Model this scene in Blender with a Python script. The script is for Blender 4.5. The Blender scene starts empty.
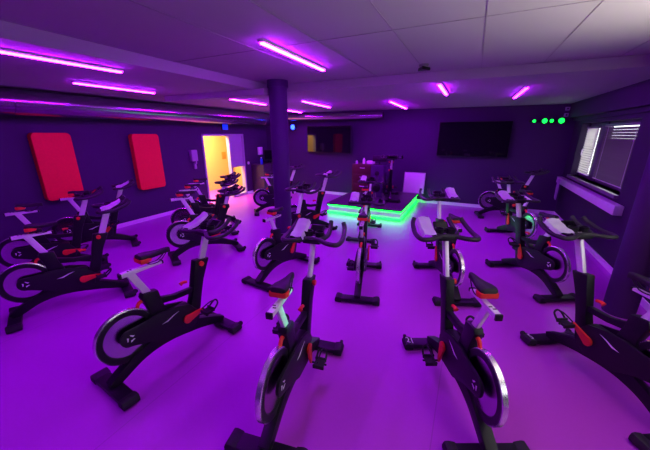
import bpy, bmesh, math, random
from mathutils import Vector, Matrix, Euler
random.seed(7)
S = bpy.context.scene
C = S.collection
PI = math.pi
# ------------------------------------------------------------------ camera
cam_d = bpy.data.cameras.new('camera')
cam_d.sensor_fit = 'HORIZONTAL'
cam_d.sensor_width = 36.0
cam_d.lens = 296.0 * 36.0 / 650.0
cam_d.clip_start = 0.02
cam = bpy.data.objects.new('camera', cam_d)
C.objects.link(cam)
cam.location = (0, 0, 2.0)
cam.rotation_euler = (math.radians(90 - 17.1), 0, math.radians(25.8))
S.camera = cam
# ------------------------------------------------------------------ world (daylight outside the windows)
W = bpy.data.worlds.new('daylight')
S.world = W
W.use_nodes = True
W.node_tree.nodes['Background'].inputs[0].default_value = (0.93, 0.97, 1.0, 1)
W.node_tree.nodes['Background'].inputs[1].default_value = 3.2
# ------------------------------------------------------------------ exposure and lamp strengths
S.view_settings.view_transform = 'Standard'
S.view_settings.look = 'None'
S.view_settings.gamma = 1
S.view_settings.use_curve_mapping = False
S.view_settings.exposure = 0.0
S.cycles.use_denoising = True
S.cycles.max_bounces = 8
S.cycles.sample_clamp_indirect = 6
TUBE_COL = (0.41, 0.0046, 1.0)
TUBE_STR = 222.0
GREEN_STR = 9.0
FILL_POWER = 98.0        # added upward fill for the ceiling, standing for daylight from an unseen window
CORRIDOR_POWER = 390.0


def area_light(name, loc, direction, sx, sy, power, col, spread=180):
    d = bpy.data.lights.new(name, 'AREA')
    d.shape = 'RECTANGLE'
    d.size = sx
    d.size_y = sy
    d.energy = power
    d.color = col
    d.spread = math.radians(spread)
    o = bpy.data.objects.new(name, d)
    o.location = loc
    o.rotation_euler = Vector(direction).to_track_quat('-Z', 'Y').to_euler()
    C.objects.link(o)
    return o


area_light('ceiling_fill', (2.07, 1.6, 1.75), (-0.43, 0.03, 0.9), 2.6, 0.9, FILL_POWER, (1.0, 0.95, 0.78), 101)  # added fill light aimed up at the ceiling, set at the unseen window
area_light('corridor_lamp', (-7.55, 6.6, 2.6), (0.0, 0.0, -1), 0.8, 2.6, CORRIDOR_POWER, (1.0, 0.80, 0.40))


# ------------------------------------------------------------------ materials
def mat(name, col, rough=0.5, metal=0.0, spec=0.5, emit=None, estr=0.0, coat=0.0, noise=0.0, nscale=40, bump=0.0, aniso=0.0):
    m = bpy.data.materials.new(name)
    m.use_nodes = True
    nt = m.node_tree
    b = nt.nodes['Principled BSDF']
    b.inputs['Base Color'].default_value = (*col, 1)
    b.inputs['Roughness'].default_value = rough
    b.inputs['Metallic'].default_value = metal
    b.inputs['Specular IOR Level'].default_value = spec
    b.inputs['Coat Weight'].default_value = coat
    b.inputs['Anisotropic'].default_value = aniso
    if emit:
        b.inputs['Emission Color'].default_value = (*emit, 1)
        b.inputs['Emission Strength'].default_value = estr
    if noise or bump:
        tc = nt.nodes.new('ShaderNodeTexCoord')
        nz = nt.nodes.new('ShaderNodeTexNoise')
        nz.inputs['Scale'].default_value = nscale
        nz.inputs['Detail'].default_value = 4
        nt.links.new(tc.outputs['Object'], nz.inputs['Vector'])
        if noise:
            mx = nt.nodes.new('ShaderNodeMix')
            mx.data_type = 'RGBA'
            mx.inputs['A'].default_value = (*[c * (1 - noise) for c in col], 1)
            mx.inputs['B'].default_value = (*[min(1, c * (1 + noise)) for c in col], 1)
            nt.links.new(nz.outputs['Fac'], mx.inputs['Factor'])
            nt.links.new(mx.outputs['Result'], b.inputs['Base Color'])
        if bump:
            bp = nt.nodes.new('ShaderNodeBump')
            bp.inputs['Strength'].default_value = bump
            bp.inputs['Distance'].default_value = 0.002
            nt.links.new(nz.outputs['Fac'], bp.inputs['Height'])
            nt.links.new(bp.outputs['Normal'], b.inputs['Normal'])
    return m


M = {}
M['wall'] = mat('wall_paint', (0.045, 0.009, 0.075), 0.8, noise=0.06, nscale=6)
M['wall_dark'] = mat('wall_darker', (0.018, 0.005, 0.032), 0.75, noise=0.06, nscale=6)  # darker copy of the wall colour, for the right wall and its bulkhead
M['ceiling'] = mat('ceiling_paint', (0.36, 0.33, 0.36), 0.8, noise=0.03, nscale=3)
M['white_trim'] = mat('white_trim', (0.86, 0.82, 0.88), 0.45)
M['black'] = mat('black_plastic', (0.012, 0.010, 0.015), 0.45, spec=0.3)
M['frame'] = mat('black_frame_paint', (0.009, 0.007, 0.012), 0.42, spec=0.32, noise=0.1, nscale=300)
M['rubber'] = mat('black_rubber', (0.018, 0.014, 0.02), 0.6, spec=0.35, bump=0.2, nscale=400)
M['grip'] = mat('dark_grip', (0.022, 0.017, 0.026), 0.45, spec=0.4, bump=0.2, nscale=500)
M['silver'] = mat('satin_silver', (0.84, 0.80, 0.84), 0.36, metal=0.2)
M['disc'] = mat('brushed_disc', (0.55, 0.50, 0.58), 0.24, metal=1.0, aniso=0.7)
M['rim'] = mat('bright_rim', (0.9, 0.88, 0.92), 0.25, metal=0.85)
M['red'] = mat('red_plastic', (0.80, 0.035, 0.02), 0.4)
M['red_pad'] = mat('red_foam', (0.92, 0.008, 0.03), 0.75, noise=0.08, nscale=25, bump=0.15)
M['sticker'] = mat('white_print', (0.85, 0.83, 0.88), 0.5)
M['towel'] = mat('white_cloth', (0.86, 0.84, 0.88), 0.85, noise=0.05, nscale=60, bump=0.5)
M['duct'] = mat('zinc_duct', (0.32, 0.30, 0.35), 0.22, metal=0.92, noise=0.08, nscale=5)
M['column'] = mat('column_paint', (0.055, 0.010, 0.095), 0.7, spec=0.3, noise=0.05, nscale=8)
M['screen'] = mat('black_glass', (0.006, 0.005, 0.008), 0.04, spec=0.7)
M['brown'] = mat('brown_wood', (0.075, 0.018, 0.012), 0.5, noise=0.25, nscale=12)
M['deck'] = mat('dark_deck', (0.05, 0.03, 0.055), 0.45, noise=0.2, nscale=20)
M['tube'] = mat('violet_tube', (0.8, 0.8, 0.8), 0.5, emit=TUBE_COL, estr=TUBE_STR)
M['tube_soft'] = mat('violet_tube_soft', (0.8, 0.8, 0.8), 0.5, emit=TUBE_COL, estr=TUBE_STR * 0.40)
M['tube_mid'] = mat('violet_tube_mid', (0.8, 0.8, 0.8), 0.5, emit=TUBE_COL, estr=TUBE_STR * 0.75)
M['green'] = mat('green_led', (0.1, 0.6, 0.2), 0.5, emit=(0.0, 1.0, 0.018), estr=GREEN_STR)
M['green_lamp'] = mat('green_lamp', (0.1, 0.6, 0.2), 0.5, emit=(0.0, 1.0, 0.05), estr=3.0)
M['blue_lamp'] = mat('blue_lamp', (0.05, 0.1, 0.6), 0.5, emit=(0.01, 0.035, 1.0), estr=14.0)
M['blue_sign'] = mat('blue_sign', (0.05, 0.1, 0.6), 0.5, emit=(0.0, 0.03, 1.0), estr=0.9)
M['violet_dot'] = mat('violet_dot', (0.5, 0.3, 0.6), 0.5, emit=(0.5, 0.1, 0.9), estr=0.5)
M['blue_plastic'] = mat('blue_plastic', (0.03, 0.06, 0.75), 0.3)
M['yellow_wall'] = mat('yellow_wall', (0.60, 0.385, 0.125), 0.7, noise=0.04, nscale=8)
M['orange'] = mat('orange_print', (0.85, 0.22, 0.03), 0.5)
M['door_grey'] = mat('door_grey', (0.38, 0.30, 0.46), 0.5)
M['sill'] = mat('sill_board', (0.62, 0.58, 0.66), 0.4)
M['ledge'] = mat('sill_ledge', (0.16, 0.15, 0.17), 0.35)
M['window_frame'] = mat('window_frame', (0.07, 0.045, 0.09), 0.5)
M['cloth_dark'] = mat('dark_cloth', (0.05, 0.04, 0.06), 0.9, bump=0.4, nscale=80)


def floor_material():
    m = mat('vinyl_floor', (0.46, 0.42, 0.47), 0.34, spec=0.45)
    nt = m.node_tree
    b = nt.nodes['Principled BSDF']
    tc = nt.nodes.new('ShaderNodeTexCoord')
    nz = nt.nodes.new('ShaderNodeTexNoise')
    nz.inputs['Scale'].default_value = 45
    nz.inputs['Detail'].default_value = 6
    big = nt.nodes.new('ShaderNodeTexNoise')
    big.inputs['Scale'].default_value = 0.9
    big.inputs['Detail'].default_value = 3
    sep = nt.nodes.new('ShaderNodeSeparateXYZ')
    md = nt.nodes.new('ShaderNodeMath')
    md.operation = 'PINGPONG'
    md.inputs[1].default_value = 1.0
    lt = nt.nodes.new('ShaderNodeMath')
    lt.operation = 'LESS_THAN'
    lt.inputs[1].default_value = 0.004
    mx = nt.nodes.new('ShaderNodeMix')
    mx.data_type = 'RGBA'
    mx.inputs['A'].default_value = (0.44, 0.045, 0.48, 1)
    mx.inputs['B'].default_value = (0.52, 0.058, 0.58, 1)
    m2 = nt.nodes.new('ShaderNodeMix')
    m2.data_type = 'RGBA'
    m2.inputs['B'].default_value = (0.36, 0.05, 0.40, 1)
    av = nt.nodes.new('ShaderNodeMath')
    av.operation = 'MULTIPLY_ADD'
    av.inputs[1].default_value = 0.5
    L = nt.links.new
    L(tc.outputs['Object'], nz.inputs['Vector'])
    L(tc.outputs['Object'], big.inputs['Vector'])
    L(tc.outputs['Object'], sep.inputs[0])
    L(sep.outputs['X'], md.inputs[0])
    L(md.outputs[0], lt.inputs[0])
    hb = nt.nodes.new('ShaderNodeMath')
    hb.operation = 'MULTIPLY'
    hb.inputs[1].default_value = 0.5
    L(big.outputs['Fac'], hb.inputs[0])
    L(nz.outputs['Fac'], av.inputs[0])
    L(hb.outputs[0], av.inputs[2])
    L(av.outputs[0], mx.inputs['Factor'])
    L(lt.outputs[0], m2.inputs['Factor'])
    L(mx.outputs['Result'], m2.inputs['A'])
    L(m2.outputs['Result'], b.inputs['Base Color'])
    rr = nt.nodes.new('ShaderNodeMapRange')
    rr.inputs['To Min'].default_value = 0.26
    rr.inputs['To Max'].default_value = 0.42
    L(big.outputs['Fac'], rr.inputs['Value'])
    L(rr.outputs['Result'], b.inputs['Roughness'])
    bp = nt.nodes.new('ShaderNodeBump')
    bp.inputs['Strength'].default_value = 0.12
    bp.inputs['Distance'].default_value = 0.002
    L(nz.outputs['Fac'], bp.inputs['Height'])
    L(bp.outputs['Normal'], b.inputs['Normal'])
    return m


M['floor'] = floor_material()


def glass_material():
    m = bpy.data.materials.new('clear_glass')
    m.use_nodes = True
    nt = m.node_tree
    nt.nodes.clear()
    o = nt.nodes.new('ShaderNodeOutputMaterial')
    mx = nt.nodes.new('ShaderNodeMixShader')
    t = nt.nodes.new('ShaderNodeBsdfTransparent')
    g = nt.nodes.new('ShaderNodeBsdfGlossy')
    g.inputs['Roughness'].default_value = 0.03
    mx.inputs[0].default_value = 0.07
    nt.links.new(t.outputs[0], mx.inputs[1])
    nt.links.new(g.outputs[0], mx.inputs[2])
    nt.links.new(mx.outputs[0], o.inputs[0])
    return m


M['glass'] = glass_material()


def slat_material(name, col, trans):
    m = bpy.data.materials.new(name)
    m.use_nodes = True
    nt = m.node_tree
    nt.nodes.clear()
    o = nt.nodes.new('ShaderNodeOutputMaterial')
    mx = nt.nodes.new('ShaderNodeMixShader')
    d = nt.nodes.new('ShaderNodeBsdfDiffuse')
    t = nt.nodes.new('ShaderNodeBsdfTranslucent')
    d.inputs[0].default_value = (*col, 1)
    t.inputs[0].default_value = (*col, 1)
    mx.inputs[0].default_value = trans
    nt.links.new(d.outputs[0], mx.inputs[1])
    nt.links.new(t.outputs[0], mx.inputs[2])
    nt.links.new(mx.outputs[0], o.inputs[0])
    return m


M['slat_bright'] = slat_material('translucent_slat', (0.76, 0.76, 0.69), 0.64)
M['slat_grey'] = slat_material('grey_slat', (0.16, 0.16, 0.145), 0.33)


# ------------------------------------------------------------------ mesh helpers
def merge(bm, t, mtx=None):
    if mtx is not None:
        bmesh.ops.transform(t, matrix=mtx, verts=t.verts)
    me = bpy.data.meshes.new('tmp')
    t.to_mesh(me)
    t.free()
    bm.from_mesh(me)
    bpy.data.meshes.remove(me)


def box(bm, c, s, bev=0.0, seg=2, mtx=None):
    t = bmesh.new()
    bmesh.ops.create_cube(t, size=1)
    bmesh.ops.scale(t, vec=Vector(s), verts=t.verts)
    if bev:
        bmesh.ops.bevel(t, geom=t.edges[:], offset=min(bev, min(s) * 0.49), segments=seg, profile=0.6, affect='EDGES')
    bmesh.ops.translate(t, vec=Vector(c), verts=t.verts)
    merge(bm, t, mtx)


def slab(bm, x0, x1, y0, y1, z0, z1, bev=0.0):
    box(bm, ((x0 + x1) / 2, (y0 + y1) / 2, (z0 + z1) / 2), (abs(x1 - x0), abs(y1 - y0), abs(z1 - z0)), bev)


def prism(bm, pts, x0, x1, bev=0.0, seg=2, axis='X', mtx=None):
    """extrude a closed outline; axis X: pts are (y, z); axis Z: pts are (x, y); axis Y: pts are (x, z)"""
    t = bmesh.new()
    def P(p, d):
        return {'X': (d, p[0], p[1]), 'Z': (p[0], p[1], d), 'Y': (p[0], d, p[1])}[axis]
    a = [t.verts.new(P(p, x0)) for p in pts]
    b = [t.verts.new(P(p, x1)) for p in pts]
    t.faces.new(a)
    t.faces.new(list(reversed(b)))
    n = len(pts)
    for i in range(n):
        t.faces.new((a[i], b[i], b[(i + 1) % n], a[(i + 1) % n]))
    bmesh.ops.recalc_face_normals(t, faces=t.faces[:])
    if bev:
        bmesh.ops.bevel(t, geom=t.edges[:], offset=bev, segments=seg, profile=0.6, affect='EDGES', clamp_overlap=True)
    merge(bm, t, mtx)


def smooth_path(pts, n=6):
    P = [Vector(p) for p in pts]
    out = []
    for i in range(len(P) - 1):
        p0 = P[max(i - 1, 0)]
        p1 = P[i]
        p2 = P[i + 1]
        p3 = P[min(i + 2, len(P) - 1)]
        for k in range(n):
            t = k / n
            out.append(0.5 * ((2 * p1) + (p2 - p0) * t + (2 * p0 - 5 * p1 + 4 * p2 - p3) * t * t + (3 * p1 - p0 - 3 * p2 + p3) * t ** 3))
    out.append(P[-1])
    return out


def tube(bm, pts, r, seg=10, n=6, flat=1.0, closed_smooth=True):
    """sweep an ellipse (r across, r*flat in z-ish) along a smoothed path; r may be a list per control point"""
    path = smooth_path(pts, n) if n else [Vector(p) for p in pts]
    m = len(path)
    if isinstance(r, (list, tuple)):
        k = len(r) - 1
        rad = []
        for i in range(m):
            u = i / (m - 1) * k
            j = min(int(u), k - 1)
            rad.append(r[j] + (r[j + 1] - r[j]) * (u - j))
    else:
        rad = [r] * m
    t = bmesh.new()
    rings = []
    side = None
    for i in range(m):
        d = (path[min(i + 1, m - 1)] - path[max(i - 1, 0)]).normalized()
        if side is None:
            ref = Vector((0, 0, 1)) if abs(d.z) < 0.9 else Vector((1, 0, 0))
            side = d.cross(ref).normalized()
        side = (side - d * side.dot(d)).normalized()
        up = side.cross(d)
        rings.append([t.verts.new(path[i] + side * math.cos(2 * PI * q / seg) * rad[i] + up * math.sin(2 * PI * q / seg) * rad[i] * flat) for q in range(seg)])
    for i in range(m - 1):
        for q in range(seg):
            t.faces.new((rings[i][q], rings[i][(q + 1) % seg], rings[i + 1][(q + 1) % seg], rings[i + 1][q]))
    t.faces.new(list(reversed(rings[0])))
    t.faces.new(rings[-1])
    bmesh.ops.recalc_face_normals(t, faces=t.faces[:])
    merge(bm, t)


def ring(bm, prof, axis, c, seg=48):
    """revolve an open profile (radius, along-axis) about an axis through c ; closed if first == last"""
    t = bmesh.new()
    rows = []
    for (r, h) in prof:
        if r < 1e-6:
            rows.append([t.verts.new((0, 0, h))])
        else:
            rows.append([t.verts.new((r * math.cos(2 * PI * q / seg), r * math.sin(2 * PI * q / seg), h)) for q in range(seg)])
    for a, b in zip(rows[:-1], rows[1:]):
        for q in range(seg):
            v = [a[q % len(a)], a[(q + 1) % len(a)], b[(q + 1) % len(b)], b[q % len(b)]]
            u = []
            for x in v:
                if x not in u:
                    u.append(x)
            if len(u) > 2:
                t.faces.new(u)
    bmesh.ops.remove_doubles(t, verts=t.verts, dist=1e-6)
    bmesh.ops.recalc_face_normals(t, faces=t.faces[:])
    R = {'X': Matrix.Rotation(PI / 2, 4, 'Y'), 'Y': Matrix.Rotation(-PI / 2, 4, 'X'), 'Z': Matrix.Identity(4)}[axis]
    merge(bm, t, Matrix.Translation(Vector(c)) @ R)


def obj(name, bm, m, parent=None, smooth=True, loc=None):
    me = bpy.data.meshes.new(name)
    bm.to_mesh(me)
    bm.free()
    me.materials.append(M[m] if isinstance(m, str) else m)
    if smooth:
        for p in me.polygons:
            p.use_smooth = True
        me.set_sharp_from_angle(angle=math.radians(35))
    o = bpy.data.objects.new(name, me)
    C.objects.link(o)
    if parent:
        o.parent = parent
    if loc:
        o.location = loc
    return o


def tag(o, label, cat, group=None):
    o['label'] = label
    o['category'] = cat
    if group:
        o['group'] = group
    return o


def thing(name, label, cat, loc=(0, 0, 0), rz=0.0, group=None):
    o = bpy.data.objects.new(name, None)
    o.empty_display_size = 0.1
    C.objects.link(o)
    o.location = loc
    o.rotation_euler = (0, 0, rz)
    return tag(o, label, cat, group)


def struct(name, bm, m, smooth=False):
    o = obj(name, bm, m, None, smooth)
    o['kind'] = 'structure'
    return o


def text_mesh(name, body, size, m, parent, mtx):
    cu = bpy.data.curves.new(name, 'FONT')
    cu.body = body
    cu.size = size
    cu.align_x = 'CENTER'
    cu.align_y = 'CENTER'
    cu.extrude = 0.0006
    tmp = bpy.data.objects.new(name, cu)
    C.objects.link(tmp)
    dg = bpy.context.evaluated_depsgraph_get()
    me = bpy.data.meshes.new_from_object(tmp.evaluated_get(dg))
    bpy.data.objects.remove(tmp)
    bpy.data.curves.remove(cu)
    me.transform(mtx)
    me.materials.clear()
    me.materials.append(M[m])
    o = bpy.data.objects.new(name, me)
    C.objects.link(o)
    o.parent = parent
    return o


def copy_tree(o, parent=None):
    c = o.copy()
    C.objects.link(c)
    c.parent = parent
    for ch in list(o.children):
        copy_tree(ch, c)
    return c


# ------------------------------------------------------------------ the room
XL, XR, YB, YF = -6.85, 2.11, -1.6, 9.25
ZH, ZLOW = 2.80, 2.68
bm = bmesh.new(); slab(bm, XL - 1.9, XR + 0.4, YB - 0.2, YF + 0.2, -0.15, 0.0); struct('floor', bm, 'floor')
bm = bmesh.new()
slab(bm, XL - 1.9, XR + 0.4, YB - 0.2, YF + 0.2, ZH, ZH + 0.12)
struct('ceiling', bm, 'ceiling')
# lowered ceiling zones round the raised field
SX, SY = -3.25, 4.62
bm = bmesh.new()
slab(bm, XL, XR, SY, YF, ZLOW, ZH)
slab(bm, XL, SX, YB, SY, ZLOW, ZH)
struct('trim_1', bm, 'ceiling')
bm = bmesh.new(); slab(bm, -5.35, -3.06, 4.12, 4.40, ZLOW - 0.09, ZLOW); struct('trim_5', bm, 'ceiling')
# panel joints of the raised field
bm = bmesh.new()
for x in (-2.05, -1.38, -0.70, -0.03, 0.62, 1.30):
    slab(bm, x - 0.0035, x + 0.0035, YB, SY, ZH - 0.004, ZH)
for y in (0.5, 2.7):
    slab(bm, SX, XR, y - 0.0035, y + 0.0035, ZH - 0.004, ZH)
M['joint'] = mat('panel_joint', (0.30, 0.27, 0.30), 0.8)
struct('trim_2', bm, 'joint')
# far wall, back wall
bm = bmesh.new(); slab(bm, XL - 0.15, XR + 0.3, YF, YF + 0.15, 0, ZH); struct('wall_far', bm, 'wall')
bm = bmesh.new(); slab(bm, XL - 0.15, XR + 0.3, YB - 0.15, YB, 0, ZH); struct('wall_back', bm, 'wall')
# left wall with the doorway
DY0, DY1, DYS, DZ = 6.25, 7.98, 7.34, 2.0
bm = bmesh.new()
slab(bm, XL - 0.15, XL, YB, DY0, 0, ZH)
slab(bm, XL - 0.15, XL, DY1, YF, 0, ZH)
slab(bm, XL - 0.15, XL, DY0, DY1, DZ, ZH)
struct('wall_left', bm, 'wall')
# corridor behind the doorway
bm = bmesh.new()
slab(bm, XL - 1.75, XL - 1.65, 5.0, YF, 0, ZH)
slab(bm, XL - 1.75, XL - 0.15, 4.9, 5.0, 0, ZH)
slab(bm, XL - 1.75, XL - 0.15, YF, YF + 0.1, 0, ZH)
struct('wall_corridor', bm, 'yellow_wall')
# door frame, sidelight
bm = bmesh.new()
fw = 0.055
slab(bm, XL - 0.14, XL + 0.012, DY0, DY0 + fw, 0, DZ, 0.004)
slab(bm, XL - 0.14, XL + 0.012, DY1 - fw, DY1, 0, DZ, 0.004)
slab(bm, XL - 0.14, XL + 0.012, DY0, DY1, DZ - fw, DZ, 0.004)
slab(bm, XL - 0.12, XL + 0.006, DYS - 0.03, DYS + 0.03, 0, DZ - fw, 0.004)
slab(bm, XL - 0.12, XL + 0.006, DYS, DY1, 0.97, 1.02, 0.004)
slab(bm, XL - 0.12, XL + 0.006, DYS, DY1, 0.0, 0.08, 0.004)
door = struct('door_1', bm, 'door_grey')
bm = bmesh.new(); slab(bm, XL - 0.08, XL - 0.04, DYS + 0.03, DY1 - fw, 1.02, DZ - fw, 0.003)
obj('upper_panel', bm, 'door_grey', door)
bm = bmesh.new(); slab(bm, XL - 0.065, XL - 0.059, DYS + 0.03, DY1 - fw, 0.08, 0.97)
obj('lower_pane', bm, 'glass', door)
# right wall with the window opening (and an unseen one beside the camera, added to go with the ceiling fill)
WY0, WY1, WZ0, WZ1 = 5.98, 8.68, 1.10, 2.22
QY0, QY1, QZ0, QZ1 = 0.2, 3.0, 1.15, 2.25
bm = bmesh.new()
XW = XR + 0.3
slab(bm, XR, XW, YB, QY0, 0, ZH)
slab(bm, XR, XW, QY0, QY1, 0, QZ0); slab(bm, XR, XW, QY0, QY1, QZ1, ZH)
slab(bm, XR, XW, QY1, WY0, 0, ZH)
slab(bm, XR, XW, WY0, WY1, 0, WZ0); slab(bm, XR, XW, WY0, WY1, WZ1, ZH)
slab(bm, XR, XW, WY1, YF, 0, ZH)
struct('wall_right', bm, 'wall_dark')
# bulkhead along the top of the right wall
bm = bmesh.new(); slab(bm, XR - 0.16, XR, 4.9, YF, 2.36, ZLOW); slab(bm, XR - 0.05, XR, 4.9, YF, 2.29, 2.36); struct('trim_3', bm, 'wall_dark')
# baseboards
bm = bmesh.new(); slab(bm, XL, XL + 0.014, YB, DY0, 0, 0.09); slab(bm, XL, XL + 0.014, DY1, YF, 0, 0.09); struct('baseboard_left', bm, 'white_trim')
bm = bmesh.new(); slab(bm, XL, XR, YF - 0.014, YF, 0, 0.09); struct('baseboard_far', bm, 'white_trim')
bm = bmesh.new(); slab(bm, XR - 0.014, XR, YB, YF, 0, 0.09); struct('baseboard_right', bm, 'white_trim')


# windows
def window(name, y0, y1, z0, z1, mull, fr=0.07):
    bm = bmesh.new()
    xa, xb = XR + 0.15, XR + 0.22
    slab(bm, xa, xb, y0, y0 + fr, z0, z1, 0.006)
    slab(bm, xa, xb, y1 - fr, y1, z0, z1, 0.006)
    slab(bm, xa, xb, y0, y1, z0, z0 + fr, 0.006)
    slab(bm, xa, xb, y0, y1, z1 - fr, z1, 0.006)
    for (a, b) in mull:
        slab(bm, xa - 0.02, xb, a, b, z0, z1, 0.006)
    w = struct(name, bm, 'window_frame', True)
    bm = bmesh.new(); slab(bm, xb - 0.03, xb - 0.024, y0 + fr, y1 - fr, z0 + fr, z1 - fr)
    obj('pane', bm, 'glass', w)
    return w


w1 = window('window_1', WY0, WY1, WZ0, WZ1, [(7.60, 7.98)])
bm = bmesh.new()
tube(bm, [(XR + 0.13, 8.64, 1.55), (XR + 0.10, 8.64, 1.55), (XR + 0.10, 8.64, 1.67)], 0.01, 8, 3)
obj('window_handle', bm, 'silver', w1)
w2 = window('window_unseen', QY0, QY1, QZ0, QZ1, [(1.55, 1.65)])  # out of view, added as the assumed source of the ceiling fill


def blind(name, y0, y1, z0, z1, tilt, m, label, pitch=0.047, w=0.052):
    t = thing(name, label, 'window blind', (XR + 0.10, (y0 + y1) / 2, z0))
    h = (y1 - y0) / 2
    bm = bmesh.new()
    z = 0.03
    while z < z1 - z0 - 0.05:
        R = Matrix.Translation((0, 0, z)) @ Matrix.Rotation(tilt + random.uniform(-0.11, 0.11), 4, 'Y')
        box(bm, (0, 0, 0), (w, 2 * h, 0.0012), mtx=R)
        z += pitch
    obj('slats', bm, m, t, False)
    bm = bmesh.new(); box(bm, (0, 0, z1 - z0 - 0.02), (0.04, 2 * h, 0.04), 0.004); obj('head_rail', bm, 'ledge', t)
    bm = bmesh.new(); box(bm, (0, 0, 0.008), (0.03, 2 * h, 0.016), 0.004); obj('bottom_rail', bm, 'white_trim', t)
    bm = bmesh.new()
    for y in (-h * 0.75, h * 0.75):
        for x in (-0.017, 0.017):
            tube(bm, [(x, y, 0.01), (x, y, z1 - z0 - 0.02)], 0.0015, 5, 0)
    obj('ladder_cord', bm, 'sticker', t, False)
    return t


blind('venetian_blind', 7.90, 8.60, 1.17, 2.15, math.radians(66), 'slat_bright', 'narrow white venetian blind glowing with daylight in the far window')
blind('venetian_blind', 6.07, 7.58, 1.17, 2.17, math.radians(-57), 'slat_grey', 'wide grey venetian blind half open in the nearer window')
# window ledge and fascia board
bm = bmesh.new(); slab(bm, XR - 0.06, XR + 0.15, 5.98, 8.68, 1.045, 1.10, 0.005); struct('trim_4', bm, 'ledge')
bm = bmesh.new(); slab(bm, XR - 0.11, XR - 0.001, 5.70, 9.24, 0.84, 0.985, 0.006)
tag(obj('sill_board', bm, 'sill'), 'long pale boxed shelf running under the windows on the right wall', 'shelf')


# columns
def column(x, y, label, ztop):
    t = thing('column', label, 'column', (x, y, 0))
    bm = bmesh.new(); ring(bm, [(0, 0), (0.145, 0), (0.145, ztop - 0.10)], 'Z', (0, 0, 0), 40)
    obj('shaft', bm, 'column', t)
    bm = bmesh.new(); ring(bm, [(0.14, ztop - 0.10), (0.165, ztop - 0.10), (0.165, ztop), (0, ztop)], 'Z', (0, 0, 0), 40)
    obj('collar', bm, 'column', t)


column(-2.90, 4.28, 'dark round column in the middle of the room behind the bikes', ZH)
column(1.78, 4.22, 'dark round column by the right wall in front of the window', ZH)


# ------------------------------------------------------------------ ducts
def duct(name, p0, p1, r, label, step):
    p0, p1 = Vector(p0), Vector(p1)
    d = (p1 - p0)
    L = d.length
    t = thing(name, label, 'air duct', p0)
    q = Vector((0, 0, 1)).rotation_difference(d.normalized()).to_matrix().to_4x4()
    bm = bmesh.new(); tmp = bmesh.new(); ring(tmp, [(0, 0), (r, 0), (r, L), (0, L)], 'Z', (0, 0, 0), 40); merge(bm, tmp, q)
    obj('pipe', bm, 'duct', t)
    z = step * 0.5
    while z < L:
        bm = bmesh.new(); tmp = bmesh.new()
        ring(tmp, [(r, z - 0.03), (r + 0.007, z - 0.025), (r + 0.007, z + 0.025), (r, z + 0.03)], 'Z', (0, 0, 0), 40)
        merge(bm, tmp, q)
        obj('joint_band', bm, 'duct', t)
        z += step
    return t


duct('ventilation_duct', (-6.42, YB + 0.02, 2.47), (-6.42, 8.90, 2.47), 0.195, 'large round metal ventilation duct running along the left wall under the ceiling', 1.55)
duct('ventilation_duct', (-6.20, 8.95, 2.52), (-2.45, 8.95, 2.52), 0.10, 'slim round metal duct along the far wall above the left screen', 1.2)

# ------------------------------------------------------------------ ceiling lights
ZT = ZLOW


def ceiling_light(x, y0, y1, z, label, dx=0.0, m='tube'):
    L = math.hypot(y1 - y0, dx)
    t = thing('ceiling_light', label, 'ceiling light', (x, (y0 + y1) / 2, z), -math.atan2(dx, y1 - y0), 'violet tube lights on the ceiling')
    bm = bmesh.new(); box(bm, (0, 0, -0.012), (0.06, L + 0.03, 0.024), 0.004); obj('housing', bm, 'white_trim', t)
    bm = bmesh.new(); box(bm, (0, 0, -0.031), (0.040, L, 0.014), 0.004); obj('tube', bm, m, t)
    return t


CL = [
    (-1.82, 2.44, 3.75, ZH, 'violet tube light on the ceiling right of the middle column, nearest to it', -0.03),
    (-0.05, 1.72, 2.14, ZH, 'violet tube light at the top edge of the ceiling, nearest the camera', 0.0, 'tube_soft'),
    (-3.62, 0.95, 2.28, ZLOW, 'violet tube light at the left edge of the ceiling, longest in view', 0.04, 'tube_mid'),
    (-4.92, 2.45, 3.60, ZLOW, 'violet tube light high above the left red wall pad', 0.0, 'tube_mid'),
    (-4.42, 4.55, 6.10, ZLOW, 'violet tube light on the ceiling just left of the middle column', -0.15),
    (-3.38, 5.80, 7.40, ZLOW, 'violet tube light on the ceiling just right of the middle column', -0.12),
    (-5.00, 7.60, 8.70, ZLOW, 'short violet tube light far back beside the middle column', -0.1),
    (-1.72, 6.70, 8.60, ZLOW, 'violet tube light far back above the platform', -0.05),
    (-0.53, 4.75, 5.95, ZLOW, 'violet tube light on the far ceiling left of the right wall screen', 0.0, 'tube_mid'),
    (0.60, 5.60, 7.05, ZLOW, 'violet tube light on the far ceiling nearest the window wall', -0.02, 'tube_soft'),
    (-2.60, -1.2, 0.1, ZH, 'violet tube light behind the camera', 0.0),
]
for a in CL:
    ceiling_light(*a)
# ceiling speaker / sensor
t = thing('smoke_detector', 'small dark triangular sensor on the ceiling above the far lights', 'sensor', (-0.66, 4.10, ZH))
bm = bmesh.new(); ring(bm, [(0, -0.025), (0.05, -0.025), (0.062, 0), (0, 0)], 'Z', (0, 0, 0), 28); obj('mount', bm, 'ledge', t)
bm = bmesh.new(); prism(bm, [(-0.075, 0.055), (0.075, 0.055), (0.0, -0.075)], -0.062, -0.026, 0.008, axis='Z'); obj('cover', bm, 'black', t)


# ------------------------------------------------------------------ spin bike
def quadp(*p):
    return list(p)


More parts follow.
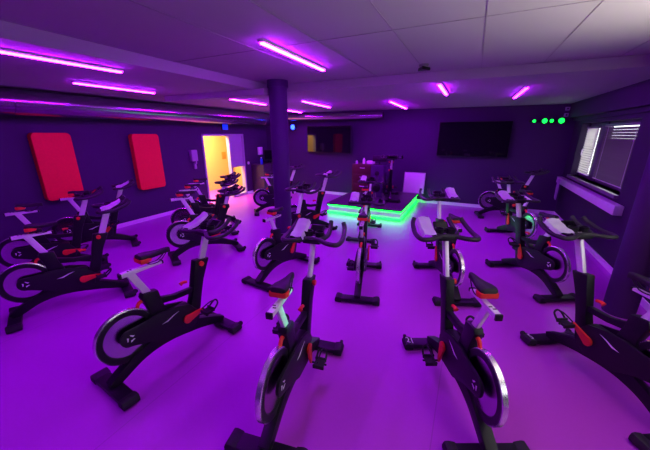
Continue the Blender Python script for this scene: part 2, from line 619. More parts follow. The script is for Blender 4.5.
def strip_outline(path, widths):
    """2-D outline of a band along a smoothed path with varying width"""
    P = [Vector((0, p[0], p[1])) for p in path]
    sp = smooth_path(P, 5)
    m = len(sp)
    k = len(widths) - 1
    L, R = [], []
    for i, p in enumerate(sp):
        d = (sp[min(i + 1, m - 1)] - sp[max(i - 1, 0)]).normalized()
        n = Vector((0, -d.z, d.y))
        u = i / (m - 1) * k
        j = min(int(u), k - 1)
        w = (widths[j] + (widths[j + 1] - widths[j]) * (u - j)) / 2
        L.append((p.y + n.y * w, p.z + n.z * w))
        R.append((p.y - n.y * w, p.z - n.z * w))
    return L + R[::-1]


HY, HZ = 0.165, 0.425        # flywheel hub
KY, KZ = 0.65, 0.33        # crank axle


def make_bike():
    root = thing('spin_bike', '', 'exercise bike')
    # frame: arched spine, seat tube, crossbar, mast
    bm = bmesh.new()
    prism(bm, strip_outline([(-0.02, 0.07), (0.08, 0.13), (0.24, 0.21), (0.45, 0.245), (0.70, 0.21), (0.90, 0.145), (1.07, 0.075)], [0.07, 0.085, 0.10, 0.12, 0.12, 0.09, 0.06]), -0.04, 0.04, 0.012)
    prism(bm, [(0.35, 0.42), (0.53, 0.42), (0.475, 0.60), (0.455, 0.72), (0.335, 0.735), (0.315, 0.70), (0.36, 0.56)], -0.036, 0.036, 0.014)
    prism(bm, [(0.44, 0.575), (0.60, 0.545), (0.80, 0.535), (0.80, 0.585), (0.60, 0.597), (0.45, 0.640)], -0.024, 0.024, 0.009)
    prism(bm, [(0.655, 0.22), (0.79, 0.22), (0.855, 0.48), (0.90, 0.64), (0.985, 0.83), (0.835, 0.845), (0.79, 0.66), (0.755, 0.50)], -0.038, 0.038, 0.013)
    obj('frame', bm, 'frame', root)
    # drive cover between hub and cranks
    bm = bmesh.new()
    cov = []
    for k in range(9):
        a = math.radians(110 + k * 20)
        cov.append((HY + 0.075 * math.cos(a), HZ + 0.075 * math.sin(a)))
    cov += [(0.30, 0.30), (0.46, 0.205), (0.66, 0.185), (0.75, 0.24), (0.77, 0.36), (0.70, 0.455), (0.55, 0.50), (0.40, 0.515), (0.28, 0.50)]
    for sx in (-1, 1):
        prism(bm, cov, sx * 0.040, sx * 0.064, 0.009)
    box(bm, (0, 0.56, 0.36), (0.084, 0.30, 0.20), 0.02)
    dc = obj('drive_cover', bm, 'black', root)
    for sx in (-1, 1):
        bm = bmesh.new()
        prism(bm, [(0.42, 0.405), (0.47, 0.415), (0.53, 0.438), (0.585, 0.448), (0.53, 0.428), (0.475, 0.402)], sx * 0.0645, sx * 0.0665)
        lg = obj('logo_stroke', bm, 'sticker', dc)
        bm = bmesh.new()
        for k in range(3):
            a0 = math.radians(k * 120 + 20)
            pts = [(HY + r * math.cos(a0 + w), HZ + r * math.sin(a0 + w)) for r, w in ((0.018, 0), (0.034, 0.1), (0.034, 1.3), (0.026, 1.3), (0.018, 0.9))]
            prism(bm, pts, sx * 0.0645, sx * 0.0665)
        obj('hub_emblem', bm, 'sticker', dc)
    # flywheel
    bm = bmesh.new()
    ring(bm, [(0.0, -0.010), (0.20, -0.010), (0.20, 0.010), (0.0, 0.010)], 'X', (0, HY, HZ), 56)
    fw_ = obj('flywheel', bm, 'disc', root)
    bm = bmesh.new()
    ring(bm, [(0.172, -0.011), (0.180, -0.021), (0.223, -0.021), (0.227, -0.017), (0.227, 0.017), (0.223, 0.021), (0.180, 0.021), (0.172, 0.011), (0.172, -0.011)], 'X', (0, HY, HZ), 64)
    obj('rim', bm, 'black', fw_)
    bm = bmesh.new()
    ring(bm, [(0.220, -0.0215), (0.2315, -0.016), (0.2315, 0.016), (0.220, 0.0215)], 'X', (0, HY, HZ), 64)
    obj('rim_band', bm, 'rim', fw_)
    # feet
    for nm, y in (('rear_foot', 0.0), ('front_foot', 1.05)):
        bm = bmesh.new()
        s = 1 if y else -1
        box(bm, (0, y, 0.042), (0.52, 0.115, 0.044), 0.014)
        f = obj(nm, bm, 'frame', root)
        for sx in (-1, 1):
            bm = bmesh.new()
            prism(bm, [(0.19, 0.012), (0.272, 0.012), (0.276, 0.042), (0.264, 0.074), (0.238, 0.078), (0.19, 0.065)], y - 0.062, y + 0.062, 0.008, axis='Y', mtx=Matrix.Scale(sx, 4, (1, 0, 0)))
            bmesh.ops.recalc_face_normals(bm, faces=bm.faces[:])
            obj('end_cap', bm, 'rubber', f)
            bm = bmesh.new(); ring(bm, [(0, 0), (0.022, 0), (0.022, 0.014), (0, 0.014)], 'Z', (sx * 0.21, y, 0.0), 18)
            obj('levelling_pad', bm, 'rubber', f)
            if y:
                bm = bmesh.new(); ring(bm, [(0, -0.012), (0.026, -0.012), (0.03, 0), (0.026, 0.012), (0, 0.012)], 'X', (sx * 0.247, y + 0.062, 0.062), 20)
                obj('transport_wheel', bm, 'rubber', f)
    # cranks with pedals
    for sx in (1, -1):
        bm = bmesh.new()
        pts = []
        for k in range(13):
            q = math.radians(60 + k * 20)
            pts.append((0.042 * math.cos(q), 0.042 * math.sin(q)))
        for k in range(5):
            q = -math.radians(80 - k * 40)
            pts.append((0.165 + 0.013 * math.cos(q), 0.013 * math.sin(q)))
        prism(bm, pts, sx * 0.070, sx * 0.090, 0.005)
        c = obj('crank_arm', bm, 'red', root, loc=(0, KY, KZ))
        bm = bmesh.new()
        tube(bm, [(sx * 0.085, 0, 0), (sx * 0.215, 0, 0)], 0.008, 8, 0)
        box(bm, (sx * 0.155, 0, 0), (0.085, 0.095, 0.024), 0.007)
        for q in (-1, 1):
            box(bm, (sx * 0.155, q * 0.040, 0.004), (0.095, 0.016, 0.038), 0.004)
        tube(bm, [(sx * 0.115, 0.045, 0), (sx * 0.12, 0.10, 0.035), (sx * 0.155, 0.115, 0.055), (sx * 0.19, 0.10, 0.035), (sx * 0.195, 0.045, 0)], 0.009, 6, 4)
        tube(bm, [(sx * 0.155, 0.115, 0.055), (sx * 0.155, 0.05, 0.075), (sx * 0.155, -0.05, 0.065)], 0.006, 6, 4)
        obj('pedal', bm, 'rubber', c, loc=(0, 0.165, 0))
    # seat post + slider + saddle
    bm = bmesh.new()
    U = Vector((0, -0.42, 0.91)).normalized()
    b0 = Vector((0, 0.405, 0.66))
    e0 = b0 + U * 0.265 + Vector((0, 0.045, 0))
    tq = Vector((0, 0, 1)).rotation_difference(U).to_matrix().to_4x4()
    tmp = bmesh.new(); box(tmp, (0, 0, 0.075), (0.034, 0.060, 0.38), 0.012); merge(bm, tmp, Matrix.Translation(b0) @ tq)
    obj('seat_post', bm, 'silver', root)
    sy, sz = e0.y, e0.z
    bm = bmesh.new()
    prism(bm, [(sy - 0.16, sz - 0.022), (sy + 0.17, sz - 0.012), (sy + 0.17, sz + 0.010), (sy - 0.16, sz + 0.016)], -0.021, 0.021, 0.006)
    sl = obj('seat_slider', bm, 'silver', root)
    bm = bmesh.new(); box(bm, (0, sy - 0.162, sz - 0.003), (0.046, 0.016, 0.044), 0.006); obj('slider_cap', bm, 'black', sl)
    bm = bmesh.new(); box(bm, (0, sy + 0.172, sz), (0.046, 0.016, 0.03), 0.006); obj('slider_cap', bm, 'black', sl)
    bm = bmesh.new(); box(bm, (0, sy - 0.09, sz + 0.0155), (0.034, 0.085, 0.002)); obj('number_sticker', bm, 'sticker', sl)
    bm = bmesh.new()
    for k in range(2):
        box(bm, (-0.006 + 0.012 * k, sy - 0.075 - 0.026 * k, sz + 0.0168), (0.022, 0.011, 0.0016))
    obj('sticker_print', bm, 'black', sl)
    # saddle
    bm = bmesh.new()
    t = bmesh.new()
    oy, oz = sy + 0.085, sz + 0.105
    prof = [(-0.125, 0.050, -0.006), (-0.115, 0.072, 0.008), (-0.085, 0.082, 0.012), (-0.045, 0.076, 0.010), (0.0, 0.055, 0.006), (0.05, 0.036, 0.004), (0.10, 0.026, 0.004), (0.135, 0.021, 0.001), (0.148, 0.012, -0.006)]
    rows = []
    for (y, w, z) in prof:
        row = []
        for k in range(13):
            a = PI * k / 12
            row.append(t.verts.new((0.76 * w * math.cos(a), oy + y, oz + z + 0.026 * math.sin(a) ** 0.6 - 0.020 - (0.008 * math.exp(-((k - 6) / 1.6) ** 2) if abs(y) < 0.1 else 0))))
        row.append(t.verts.new((-w * 0.6, oy + y, oz + z - 0.040)))
        row.append(t.verts.new((w * 0.6, oy + y, oz + z - 0.040)))
        rows.append(row)
    for a_, b_ in zip(rows[:-1], rows[1:]):
        n_ = len(a_)
        for q in range(n_):
            t.faces.new((a_[q], a_[(q + 1) % n_], b_[(q + 1) % n_], b_[q]))
    t.faces.new(rows[0]); t.faces.new(list(reversed(rows[-1])))
    bmesh.ops.recalc_face_normals(t, faces=t.faces[:])
    merge(bm, t)
    sd = obj('saddle', bm, 'rubber', root)
    bm = bmesh.new()
    prism(bm, [(-0.060, -0.128), (-0.068, -0.085), (-0.042, -0.03), (0.042, -0.03), (0.068, -0.085), (0.060, -0.128)], oz - 0.056, oz - 0.016, 0.012, axis='Z', mtx=Matrix.Translation((0, oy, 0)))
    obj('red_bumper', bm, 'red', sd)
    bm = bmesh.new()
    for sx in (-1, 1):
        tube(bm, [(sx * 0.024, oy - 0.10, oz - 0.045), (sx * 0.022, oy - 0.04, oz - 0.088), (sx * 0.02, oy + 0.04, oz - 0.088), (sx * 0.012, oy + 0.11, oz - 0.035)], 0.0045, 6, 4)
    obj('saddle_rail', bm, 'black', sd)
    # adjusting levers
    bm = bmesh.new(); tube(bm, [(0, 0.345, 0.665), (0, 0.305, 0.66), (0, 0.285, 0.63), (0, 0.28, 0.59)], [0.016, 0.015, 0.014, 0.011], 10, 4); obj('seat_lever', bm, 'red', root)
    bm = bmesh.new(); ring(bm, [(0, 0), (0.016, 0), (0.024, 0.012), (0.024, 0.03), (0, 0.034)], 'X', (0.036, 0.88, 0.805), 18); obj('mast_knob', bm, 'red', root)
    bm = bmesh.new(); tube(bm, [(0, 0.735, 0.66), (0, 0.70, 0.668), (0, 0.672, 0.66)], [0.014, 0.014, 0.02], 10, 4); obj('brake_knob', bm, 'red', root)
    # stem
    bm = bmesh.new()
    V = Vector((0, 0.35, 0.94)).normalized()
    s0 = Vector((0, 0.905, 0.78))
    vq = Vector((0, 0, 1)).rotation_difference(V).to_matrix().to_4x4()
    tmp = bmesh.new(); box(tmp, (0, 0, 0.16), (0.038, 0.066, 0.42), 0.013); merge(bm, tmp, Matrix.Translation(s0) @ vq)
    obj('handlebar_stem', bm, 'silver', root)
    h = s0 + V * 0.345
    hy, hz = h.y, h.z
    # handlebar : U of two outer horns, a cross member and two inner horns
    bm = bmesh.new()
    tube(bm, [(-0.215, hy + 0.215, hz + 0.105), (-0.235, hy + 0.175, hz + 0.065), (-0.25, hy + 0.05, hz + 0.022), (-0.25, hy - 0.06, hz + 0.014), (-0.225, hy - 0.115, hz + 0.012),
              (-0.15, hy - 0.105, hz + 0.012), (-0.07, hy - 0.055, hz + 0.016), (0, hy - 0.04, hz + 0.018), (0.07, hy - 0.055, hz + 0.016), (0.15, hy - 0.105, hz + 0.012), (0.225, hy - 0.115, hz + 0.012),
              (0.25, hy - 0.06, hz + 0.014), (0.25, hy + 0.05, hz + 0.022), (0.235, hy + 0.175, hz + 0.065), (0.215, hy + 0.215, hz + 0.105)], 0.020, 10, 4)
    for sx in (-1, 1):
        tube(bm, [(sx * 0.06, hy - 0.05, hz + 0.016), (sx * 0.10, hy + 0.0, hz + 0.022), (sx * 0.112, hy + 0.08, hz + 0.030), (sx * 0.108, hy + 0.17, hz + 0.07), (sx * 0.10, hy + 0.215, hz + 0.110)], 0.020, 10, 4)
    hb = obj('handlebar', bm, 'grip', root)
    bm = bmesh.new()
    prism(bm, [(-0.075, -0.07), (0.075, -0.07), (0.095, 0.0), (0.095, 0.07), (0.07, 0.12), (-0.07, 0.12), (-0.095, 0.07), (-0.095, 0.0)], hz - 0.02, hz + 0.022, 0.012, axis='Z', mtx=Matrix.Translation((0, hy, 0)))
    obj('clamp_body', bm, 'black', hb)
    bm = bmesh.new()
    R = Matrix.Translation((0, hy + 0.115, hz + 0.055)) @ Matrix.Rotation(math.radians(38), 4, 'X')
    box(bm, (0, 0, 0), (0.13, 0.10, 0.028), 0.012, mtx=R)
    cs = obj('console', bm, 'black', hb)
    bm = bmesh.new(); box(bm, (0, 0, 0.0145), (0.10, 0.068, 0.002), mtx=R); obj('display', bm, 'screen', cs)
    bm = bmesh.new()
    for sx in (-1, 1):
        ring(bm, [(0.0, -0.01), (0.036, -0.01), (0.040, 0.05), (0.034, 0.05), (0.031, -0.002), (0.0, -0.002)], 'Z', (sx * 0.050, hy + 0.02, hz + 0.02), 22)
    obj('bottle_cup', bm, 'black', hb)
    return root


FEATURE = {}
proto = make_bike()
SEAT = ('seat_post', 'seat_slider', 'saddle')
BARS = ('handlebar_stem', 'handlebar')
USEAT = Vector((0, -0.42, 0.91)).normalized()
UBAR = Vector((0, 0.35, 0.94)).normalized()
BIKES = [
    # key, rear foot x, y, heading (degrees right of +Y), seat extension, bar extension, label, z
    ('L', -2.36, 0.97, 6, 0.05, -0.03, 'black spin bike with silver rimmed flywheel standing alone in the left foreground', 0),
    ('LL', -4.33, 1.06, 22, 0.05, 0.02, 'black spin bike at the left edge, nearest of the row under the red wall pads', 0),
    ('L3', -5.56, 1.44, 26, 0.08, 0.0, 'black spin bike at the left edge, second of the row under the red wall pads', 0),
    ('L4', -6.10, 2.28, 27, 0.07, -0.03, 'black spin bike closest to the wall below the left red wall pad', 0),
    ('K5', -4.21, 2.98, 30, 0.12, -0.09, 'black spin bike in front of the yellow doorway, nearest of its row', 0),
    ('K6', -4.93, 3.62, 30, 0.08, -0.08, 'black spin bike in front of the yellow doorway, middle of its row', 0),
    ('K7', -5.42, 4.25, 31, 0.08, -0.07, 'black spin bike in front of the yellow doorway, farthest of its row', 0),
    ('C', -0.955, 1.10, -10, 0.05, 0.03, 'black spin bike in the centre foreground with green light on its seat post', 0),
    ('C10', -2.39, 2.87, 6, 0.00, 0.06, 'black spin bike just in front of the middle column', 0),
    ('M', -1.05, 3.09, -14, 0.02, -0.07, 'black spin bike seen from straight behind in the middle of the floor', 0),
    ('M2', -1.73, 5.14, -8, 0.00, -0.10, 'black spin bike directly in front of the green lit platform', 0),
    ('b21', 0.34, 1.70, -26, 0.05, 0.05, 'black spin bike in the right foreground with number 21 on its front foot', 0),
    ('b16', 0.06, 3.56, -23, 0.00, 0.0, 'black spin bike behind the one numbered 21', 0),
    ('R1', 1.19, 4.20, -29, 0.00, -0.05, 'black spin bike left of the right column, below the window shelf', 0),
    ('R2', 1.47, 2.33, -30, 0.00, 0.04, 'black spin bike at the right edge with number 5 on its front foot', 0),
    ('R3', 1.15, 6.05, -24, 0.00, -0.05, 'black spin bike farthest back on the right, near the far wall', 0),
    ('R4', 0.36, 8.25, 80, 0.00, 0.00, 'black spin bike standing sideways against the far wall under the right screen', 0),
    ('b8', -4.87, 5.97, 50, 0.05, 0.04, 'black spin bike behind the middle column on its left side, facing right', 0),
    ('b9', -3.15, 4.75, 25, 0.00, 0.04, 'black spin bike behind the middle column on its right side', 0),
    ('inst', -2.05, 8.55, 165, 0.00, 0.00, 'black instructor spin bike on the platform, turned to face the class', 0.30),
]
CRANK = {'L': 8, 'LL': 3, 'L3': 3, 'L4': 40, 'K5': 20, 'C': -78, 'C10': 60, 'M': 70, 'b21': 100, 'b16': 250, 'R2': 205, 'R1': 250, 'R3': 255, 'M2': 200}
FORE = {'L': 0.05, 'K5': -0.05}
bikes = {}
for i, (key, x, y, hd, se, be, label, z) in enumerate(BIKES):
    o = proto if i == 0 else copy_tree(proto)
    o.location = (x, y, z)
    o.rotation_euler = (0, 0, -math.radians(hd))
    tag(o, label, 'exercise bike', 'spin bikes')
    bikes[key] = o
for (key, x, y, hd, se, be, label, z) in BIKES:
    for ch in bikes[key].children:
        base = ch.name.split('.')[0]
        if base in SEAT:
            ch.location = USEAT * se + (Vector((0, FORE.get(key, 0) * (1.5 if base == 'saddle' else 1), 0)) if base != 'seat_post' else Vector())
        elif base in BARS:
            ch.location = UBAR * be
        elif base == 'crank_arm':
            left = min(v[0] for v in ch.bound_box) < -0.01
            a = math.radians(CRANK.get(key, 15) + (180 if left else 0))
            ch.rotation_euler = (a, 0, 0)
            for pd in ch.children:
                pd.rotation_euler = (-a + math.radians(8), 0, 0)


def foot_number(key, txt):
    for ch in bikes[key].children:
        if ch.name.split('.')[0] == 'front_foot':
            mtx = Matrix.Translation((-0.212, 1.05, 0.0722)) @ Matrix.Rotation(math.radians(15), 4, 'Y') @ Matrix.Diagonal((1, 1.25, 1, 1))
            o = text_mesh('number', txt, 0.085, 'sticker', ch, mtx)
            o['label'] = 'white number ' + txt


foot_number('b21', '21')
foot_number('R2', '5')


# ------------------------------------------------------------------ towels over handlebars
def towel(key, side, label, be, w=0.13, ln=0.22, yoff=0.02, rot=0.0, drop=0.03):
    b = bikes[key]
    Mx = Matrix.Translation(b.location) @ b.rotation_euler.to_matrix().to_4x4()
    h = Vector((0, 0.905, 0.78)) + UBAR * (0.345 + be)
    c = Mx @ Vector((side, h.y + yoff, h.z + 0.047))
    bm = bmesh.new()
    t = bmesh.new()
    nx, ny = 8, 12
    gr = []
    for j in range(ny + 1):
        row = []
        for i in range(nx + 1):
            u, v = i / nx - 0.5, j / ny - 0.5
            zz = 0.30 * (v + 0.5) * ln + 0.25 * max(0, v) * ln + 0.004 * math.sin(9 * u + 4 * v) + 0.003 * math.sin(14 * v) - drop * max(0, abs(u) - 0.38) / 0.12
            row.append(t.verts.new((u * w, v * ln, zz)))
        gr.append(row)
    fs = []
    for j in range(ny):
        for i in range(nx):
            fs.append(t.faces.new((gr[j][i], gr[j][i + 1], gr[j + 1][i + 1], gr[j + 1][i])))
    r = bmesh.ops.solidify(t, geom=fs, thickness=-0.010)
    bmesh.ops.recalc_face_normals(t, faces=t.faces[:])
    merge(bm, t)
    o = tag(obj('towel', bm, 'towel'), label, 'towel', 'towels on the handlebars')
    o.location = c
    o.rotation_euler = (0, 0, b.rotation_euler.z + rot)
    return o


BE = {k[0]: k[5] for k in BIKES}
TOW = [
    ('C', -0.13, 'white folded towel on the left handlebar horn of the centre foreground bike', 0.13, 0.22),
    ('b21', -0.16, 'white folded towel on the left handlebar horn of the bike numbered 21', 0.13, 0.22),
    ('b16', 0.18, 'white folded towel on the right handlebar horn of the bike behind number 21', 0.14, 0.22),
    ('R2', -0.18, 'white folded towel on the left handlebar horn of the right edge bike', 0.16, 0.18),
    ('R1', -0.18, 'white folded towel on the left handlebar horn of the bike below the window shelf', 0.15, 0.2),
    ('M', -0.18, 'white folded towel on the left handlebar horn of the middle bike', 0.13, 0.2),
    ('M2', -0.17, 'white folded towel on the left handlebar horn of the bike before the platform', 0.12, 0.18),
    ('L', -0.18, 'white folded towel on the left handlebar horn of the left foreground bike', 0.10, 0.24),
    ('LL', 0.16, 'white folded towel on the right handlebar horn of the left edge bike nearest the camera', 0.11, 0.2),
    ('L4', 0.17, 'white folded towel on the right handlebar horn of the bike closest to the wall pads', 0.11, 0.2),
    ('b9', 0.0, 'small white towel on the handlebar of the bike right of the middle column', 0.11, 0.16),
]
for key, sx, lb, w, ln in TOW:
    towel(key, sx, lb, BE[key], w, ln)

# ------------------------------------------------------------------ platform
PX0, PX1, PY0, PY1, PZ = -3.22, -1.30, 6.78, 9.20, 0.30
t = thing('platform', 'low instructor platform with two bands of green light around its edge', 'platform', ((PX0 + PX1) / 2, (PY0 + PY1) / 2, 0))
hx, hy_ = (PX1 - PX0) / 2, (PY1 - PY0) / 2
bm = bmesh.new(); box(bm, (0, 0, PZ - 0.02), (2 * hx, 2 * hy_, 0.04), 0.005); obj('deck', bm, 'deck', t)
bm = bmesh.new(); box(bm, (0, 0, (PZ - 0.04) / 2), (2 * hx - 0.07, 2 * hy_ - 0.07, PZ - 0.04)); obj('base', bm, 'white_trim', t, False)
for z, off in ((PZ - 0.054, 0.026), (0.05, 0.06)):
    bm = bmesh.new()
    box(bm, (0, -hy_ + 0.024, z), (2 * hx - 0.03, 0.022, off), 0.005)
    box(bm, (hx - 0.024, 0, z), (0.022, 2 * hy_ - 0.05, off), 0.005)
    box(bm, (-hx + 0.024, 0, z), (0.022, 2 * hy_ - 0.05, off), 0.005)
    obj('light_strip', bm, 'green', t)

# drawer cabinet on the platform
t = thing('drawer_cabinet', 'brown wooden drawer cabinet at the back of the platform', 'cabinet', (-2.86, 8.72, PZ))
bm = bmesh.new(); box(bm, (0, 0, 0.42), (0.66, 0.5, 0.84), 0.008); obj('body', bm, 'brown', t)
for k in range(3):
    bm = bmesh.new(); box(bm, (0, -0.256, 0.15 + 0.27 * k), (0.61, 0.02, 0.25), 0.006); d = obj('drawer', bm, 'brown', t)
    bm = bmesh.new(); tube(bm, [(-0.07, -0.268, 0.20 + 0.27 * k), (-0.05, -0.295, 0.20 + 0.27 * k), (0.05, -0.295, 0.20 + 0.27 * k), (0.07, -0.268, 0.20 + 0.27 * k)], 0.009, 8, 3); obj('handle', bm, 'sticker', d)


def bottle(x, y, z, m, label, h=0.16, r=0.03):
    t = thing('bottle', label, 'bottle', (x, y, z))
    bm = bmesh.new(); ring(bm, [(0, 0), (r, 0), (r, h * 0.68), (r * 0.45, h * 0.82), (r * 0.45, h * 0.86), (0, h * 0.86)], 'Z', (0, 0, 0), 20); obj('body', bm, m, t)
    bm = bmesh.new(); ring(bm, [(0, h * 0.86), (r * 0.55, h * 0.86), (r * 0.5, h), (0, h)], 'Z', (0, 0, 0), 16); obj('cap', bm, 'sticker', t)
    return t


bottle(-3.10, 8.62, PZ + 0.84, 'sticker', 'small white bottle at the left end of the brown cabinet top', 0.10, 0.035)
bottle(-2.90, 8.70, PZ + 0.84, 'towel', 'taller pale bottle in the middle of the brown cabinet top', 0.17, 0.04)
bm = bmesh.new(); box(bm, (0, 0, 0.05), (0.22, 0.18, 0.10), 0.03, 3)
tag(obj('folded_cloth', bm, 'towel', loc=(-2.68, 8.68, PZ + 0.84)), 'pale folded cloth at the right end of the brown cabinet top', 'cloth')
# tall speaker with a mixer on it
t = thing('loudspeaker', 'tall dark loudspeaker cabinet standing on the platform beside the brown cabinet', 'speaker', (-2.28, 8.15, PZ))
bm = bmesh.new(); box(bm, (0, 0, 0.44), (0.36, 0.32, 0.88), 0.012); obj('body', bm, 'column', t)
for z, r in ((0.27, 0.13), (0.66, 0.07)):
    bm = bmesh.new(); ring(bm, [(r + 0.015, 0), (r + 0.015, 0.012), (r, 0.016), (r * 0.75, -0.01), (r * 0.3, -0.02), (0, -0.012)], 'Y', (0, -0.166, z), 28)
    obj('driver', bm, 'black', t)
t = thing('monitor', 'small black monitor on top of the tall loudspeaker', 'monitor', (-2.27, 8.15, PZ + 0.88))
bm = bmesh.new(); box(bm, (0, 0, 0.01), (0.18, 0.14, 0.02), 0.006); box(bm, (0, 0.02, 0.07), (0.04, 0.03, 0.12), 0.008); obj('stand', bm, 'black', t)
bm = bmesh.new(); box(bm, (0, 0, 0.17), (0.40, 0.05, 0.17), 0.012, mtx=Matrix.Rotation(math.radians(-8), 4, 'X')); obj('housing', bm, 'black', t)
# leaning whiteboard
t = thing('whiteboard', 'pale whiteboard leaning against the far wall at the end of the platform', 'whiteboard', (-1.44, 9.02, PZ + 0.012))
R = Matrix.Rotation(math.radians(-9), 4, 'X')
bm = bmesh.new(); box(bm, (0, 0, 0.30), (0.56, 0.018, 0.58), 0.004, mtx=R); obj('board', bm, 'towel', t)
bm = bmesh.new()
for z in (0.006, 0.594):
    box(bm, (0, 0, z), (0.60, 0.026, 0.022), 0.004, mtx=R)
for x in (-0.29, 0.29):
    box(bm, (x, 0, 0.30), (0.022, 0.026, 0.60), 0.004, mtx=R)
obj('frame', bm, 'sill', t)


# ------------------------------------------------------------------ walls' things
def tv(x0, x1, z0, z1, label, rz=0.0):
    t = thing('wall_screen', label, 'television', ((x0 + x1) / 2, YF - 0.07 - abs(rz) * 0.9, (z0 + z1) / 2), rz)
    w, h = x1 - x0, z1 - z0
    bm = bmesh.new(); box(bm, (0, 0, 0), (w, 0.05, h), 0.008); obj('housing', bm, 'black', t)
    bm = bmesh.new(); box(bm, (0, -0.0262, 0.005), (w - 0.03, 0.003, h - 0.045)); obj('screen', bm, 'screen', t)
    bm = bmesh.new(); box(bm, (0, 0.045, 0), (0.4, 0.045, 0.3)); obj('wall_mount', bm, 'black', t)


tv(-5.09, -3.46, 1.40, 2.26, 'large black wall screen on the far wall left of the platform', math.radians(-4.5))
tv(-0.91, 0.84, 1.40, 2.32, 'large black wall screen on the far wall right of the platform')


def pad(y0, y1, z0, z1, label):
    bm = bmesh.new()
    pts = []
    w, h, r = (y1 - y0), (z1 - z0), 0.07
    for cx, cz, a0 in ((w / 2 - r, h / 2 - r, 0), (-w / 2 + r, h / 2 - r, 90), (-w / 2 + r, -h / 2 + r, 180), (w / 2 - r, -h / 2 + r, 270)):
        for k in range(6):
            a = math.radians(a0 + k * 18)
            pts.append((cx + r * math.cos(a), cz + r * math.sin(a)))
    prism(bm, pts, 0.0, 0.13, 0.02, 3)
    tag(obj('wall_pad', bm, 'red_pad', loc=(XL + 0.002, (y0 + y1) / 2, (z0 + z1) / 2)), label, 'wall pad', 'red wall pads')


pad(2.52, 3.10, 0.84, 2.02, 'red foam wall pad on the left wall, the one nearer the camera')
pad(4.22, 4.86, 0.76, 2.00, 'red foam wall pad on the left wall, the one nearer the doorway')
# sanitizer dispenser
t = thing('soap_dispenser', 'pale dispenser on the left wall between red pad and doorway', 'dispenser', (XL, 5.86, 1.28))
bm = bmesh.new(); box(bm, (0.055, 0, 0.16), (0.11, 0.20, 0.30), 0.025, 3); obj('body', bm, 'door_grey', t)
bm = bmesh.new(); box(bm, (0.08, 0.02, -0.02), (0.06, 0.05, 0.08), 0.01); box(bm, (0.05, 0.02, -0.12), (0.04, 0.07, 0.16), 0.01); obj('nozzle', bm, 'door_grey', t)
# blue lit sign above the door
t = thing('exit_sign', 'small blue glowing sign on the wall above the doorway', 'sign', (XL, 7.16, 2.20))
bm = bmesh.new(); box(bm, (0.02, 0, 0), (0.04, 0.26, 0.19), 0.012); obj('housing', bm, 'black', t)
bm = bmesh.new(); box(bm, (0.043, 0, 0), (0.006, 0.22, 0.15), 0.002); obj('lit_face', bm, 'blue_sign', t)
# light switch, intercom, spray bottle, black monitor and dark cabinet past the door
bm = bmesh.new(); ring(bm, [(0, 0), (0.05, 0), (0.045, 0.02), (0, 0.024)], 'X', (0, 0, 0), 24)
tag(obj('light_switch', bm, 'sticker', loc=(XL, 8.14, 1.05)), 'round pale light switch right of the doorway', 'switch')
t = thing('intercom', 'pale wall telephone box above the dark cabinet in the far left corner', 'telephone', (XL, 8.78, 1.42))
bm = bmesh.new(); box(bm, (0.04, 0, 0), (0.08, 0.20, 0.27), 0.015); obj('body', bm, 'sticker', t)
bm = bmesh.new(); tube(bm, [(0.10, -0.04, -0.10), (0.105, -0.04, 0.0), (0.10, -0.04, 0.10)], [0.028, 0.016, 0.028], 10, 4); obj('handset', bm, 'sticker', t)
t = thing('storage_cabinet', 'dark cabinet standing in the far left corner', 'cabinet', (XL + 0.27, 8.72, 0))
bm = bmesh.new(); box(bm, (0, 0, 0.51), (0.5, 0.9, 0.98), 0.008); obj('body', bm, 'deck', t)
for s in (-1, 1):
    bm = bmesh.new(); box(bm, (0.256, s * 0.222, 0.51), (0.02, 0.43, 0.92), 0.005); d = obj('door', bm, 'deck', t)
    bm = bmesh.new(); box(bm, (0.272, s * 0.04, 0.55), (0.015, 0.015, 0.12), 0.004); obj('handle', bm, 'silver', d)
bottle(XL + 0.36, 8.40, 1.0, 'blue_plastic', 'blue spray bottle on the dark corner cabinet', 0.24, 0.045)
t = thing('monitor', 'black monitor on the dark cabinet in the far left corner', 'monitor', (XL + 0.42, 8.86, 1.0), math.radians(-38))
bm = bmesh.new(); box(bm, (0, 0, 0.01), (0.16, 0.2, 0.02), 0.006); box(bm, (-0.03, 0, 0.09), (0.02, 0.04, 0.16), 0.004); obj('stand', bm, 'black', t)
bm = bmesh.new(); box(bm, (0, 0, 0.29), (0.035, 0.48, 0.36), 0.008); s_ = obj('housing', bm, 'black', t)
bm = bmesh.new(); box(bm, (0.0185, 0, 0.29), (0.002, 0.45, 0.32)); obj('display', bm, 'screen', s_)
# blue lamp
t = thing('spot_lamp', 'small blue spot lamp glowing beside the middle column', 'spot lamp', (-5.60, 9.10, 2.22))
bm = bmesh.new(); ring(bm, [(0, 0.09), (0.08, 0.09), (0.095, -0.05), (0.088, -0.05), (0.08, -0.03), (0, -0.03)], 'Y', (0, 0, 0), 24); obj('housing', bm, 'black', t)
bm = bmesh.new(); ring(bm, [(0, -0.055), (0.06, -0.05), (0.08, -0.04), (0.08, -0.03)], 'Y', (0, 0, 0), 24); obj('lens', bm, 'blue_lamp', t)
bm = bmesh.new(); box(bm, (0, 0.115, 0.02), (0.03, 0.07, 0.03), 0.004); obj('bracket', bm, 'black', t)
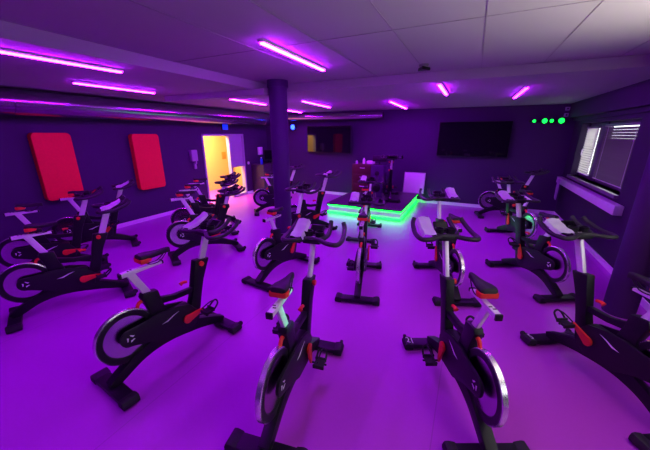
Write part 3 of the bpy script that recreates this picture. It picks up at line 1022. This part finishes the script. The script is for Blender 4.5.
# green spot bar
t = thing('spotlight_bar', 'bar of four green spot lamps on the far wall near the window corner', 'spotlight', (1.54, 9.16, 2.30))
bm = bmesh.new(); box(bm, (0, 0.05, 0.0), (0.74, 0.07, 0.05), 0.01); obj('rail', bm, 'black', t)
for x, rx in ((-0.27, 0.035), (-0.06, 0.055), (0.08, 0.04), (0.27, 0.06)):
    bm = bmesh.new(); ring(bm, [(0, 0.03), (rx + 0.012, 0.03), (rx + 0.016, -0.05), (rx, -0.05), (rx, -0.03)], 'Y', (x, 0, 0), 24); l_ = obj('lamp_head', bm, 'black', t)
    bm = bmesh.new(); ring(bm, [(0, -0.046), (rx, -0.036), (rx, -0.03)], 'Y', (x, 0, 0), 24); obj('lens', bm, 'green_lamp', l_)
# the narrow green beam of the first lamp, reaching the centre foreground bike
sd_ = bpy.data.lights.new('green_beam', 'SPOT'); sd_.energy = 4200; sd_.color = (0.0, 1.0, 0.28); sd_.spot_size = math.radians(2.6); sd_.spot_blend = 0.5; sd_.shadow_soft_size = 0.03
so_ = bpy.data.objects.new('green_beam', sd_); C.objects.link(so_); so_.location = (1.27, 9.09, 2.30)
so_.rotation_euler = (Vector((-1.06, 1.52, 0.84)) - so_.location).to_track_quat('-Z', 'Y').to_euler()
# orange notice in the corridor
bm = bmesh.new(); box(bm, (0, 0, 0), (0.012, 0.20, 0.26), 0.003)
tag(obj('notice', bm, 'orange', loc=(XL - 1.643, 8.72, 1.22)), 'small orange notice on the yellow corridor wall', 'notice')
# small wall sensor pair near the corner
for z, lb in ((2.57, 'upper small violet wall box in the corner above the window'), (2.43, 'lower small violet wall box in the corner above the window')):
    t = thing('wall_sensor', lb, 'sensor', (1.90, YF, z))
    bm = bmesh.new(); box(bm, (0, -0.02, 0), (0.09, 0.04, 0.08), 0.01); obj('body', bm, 'door_grey', t)
    bm = bmesh.new(); ring(bm, [(0, -0.05), (0.015, -0.048), (0.018, -0.04), (0, -0.04)], 'Y', (0, 0, 0), 16); obj('lens', bm, 'black', t)
# strap hanging from the sill
bm = bmesh.new()
prism(bm, [(-0.06, 0.0), (0.05, 0.0), (0.07, -0.20), (0.02, -0.46), (-0.08, -0.50), (-0.10, -0.25)], -0.015, 0.015, 0.008, mtx=Matrix.Translation((0, 0, 0)))
tag(obj('hanging_cloth', bm, 'door_grey', loc=(XR - 0.125, 8.95, 0.95)), 'pale cloth hanging from the end of the window shelf', 'cloth')
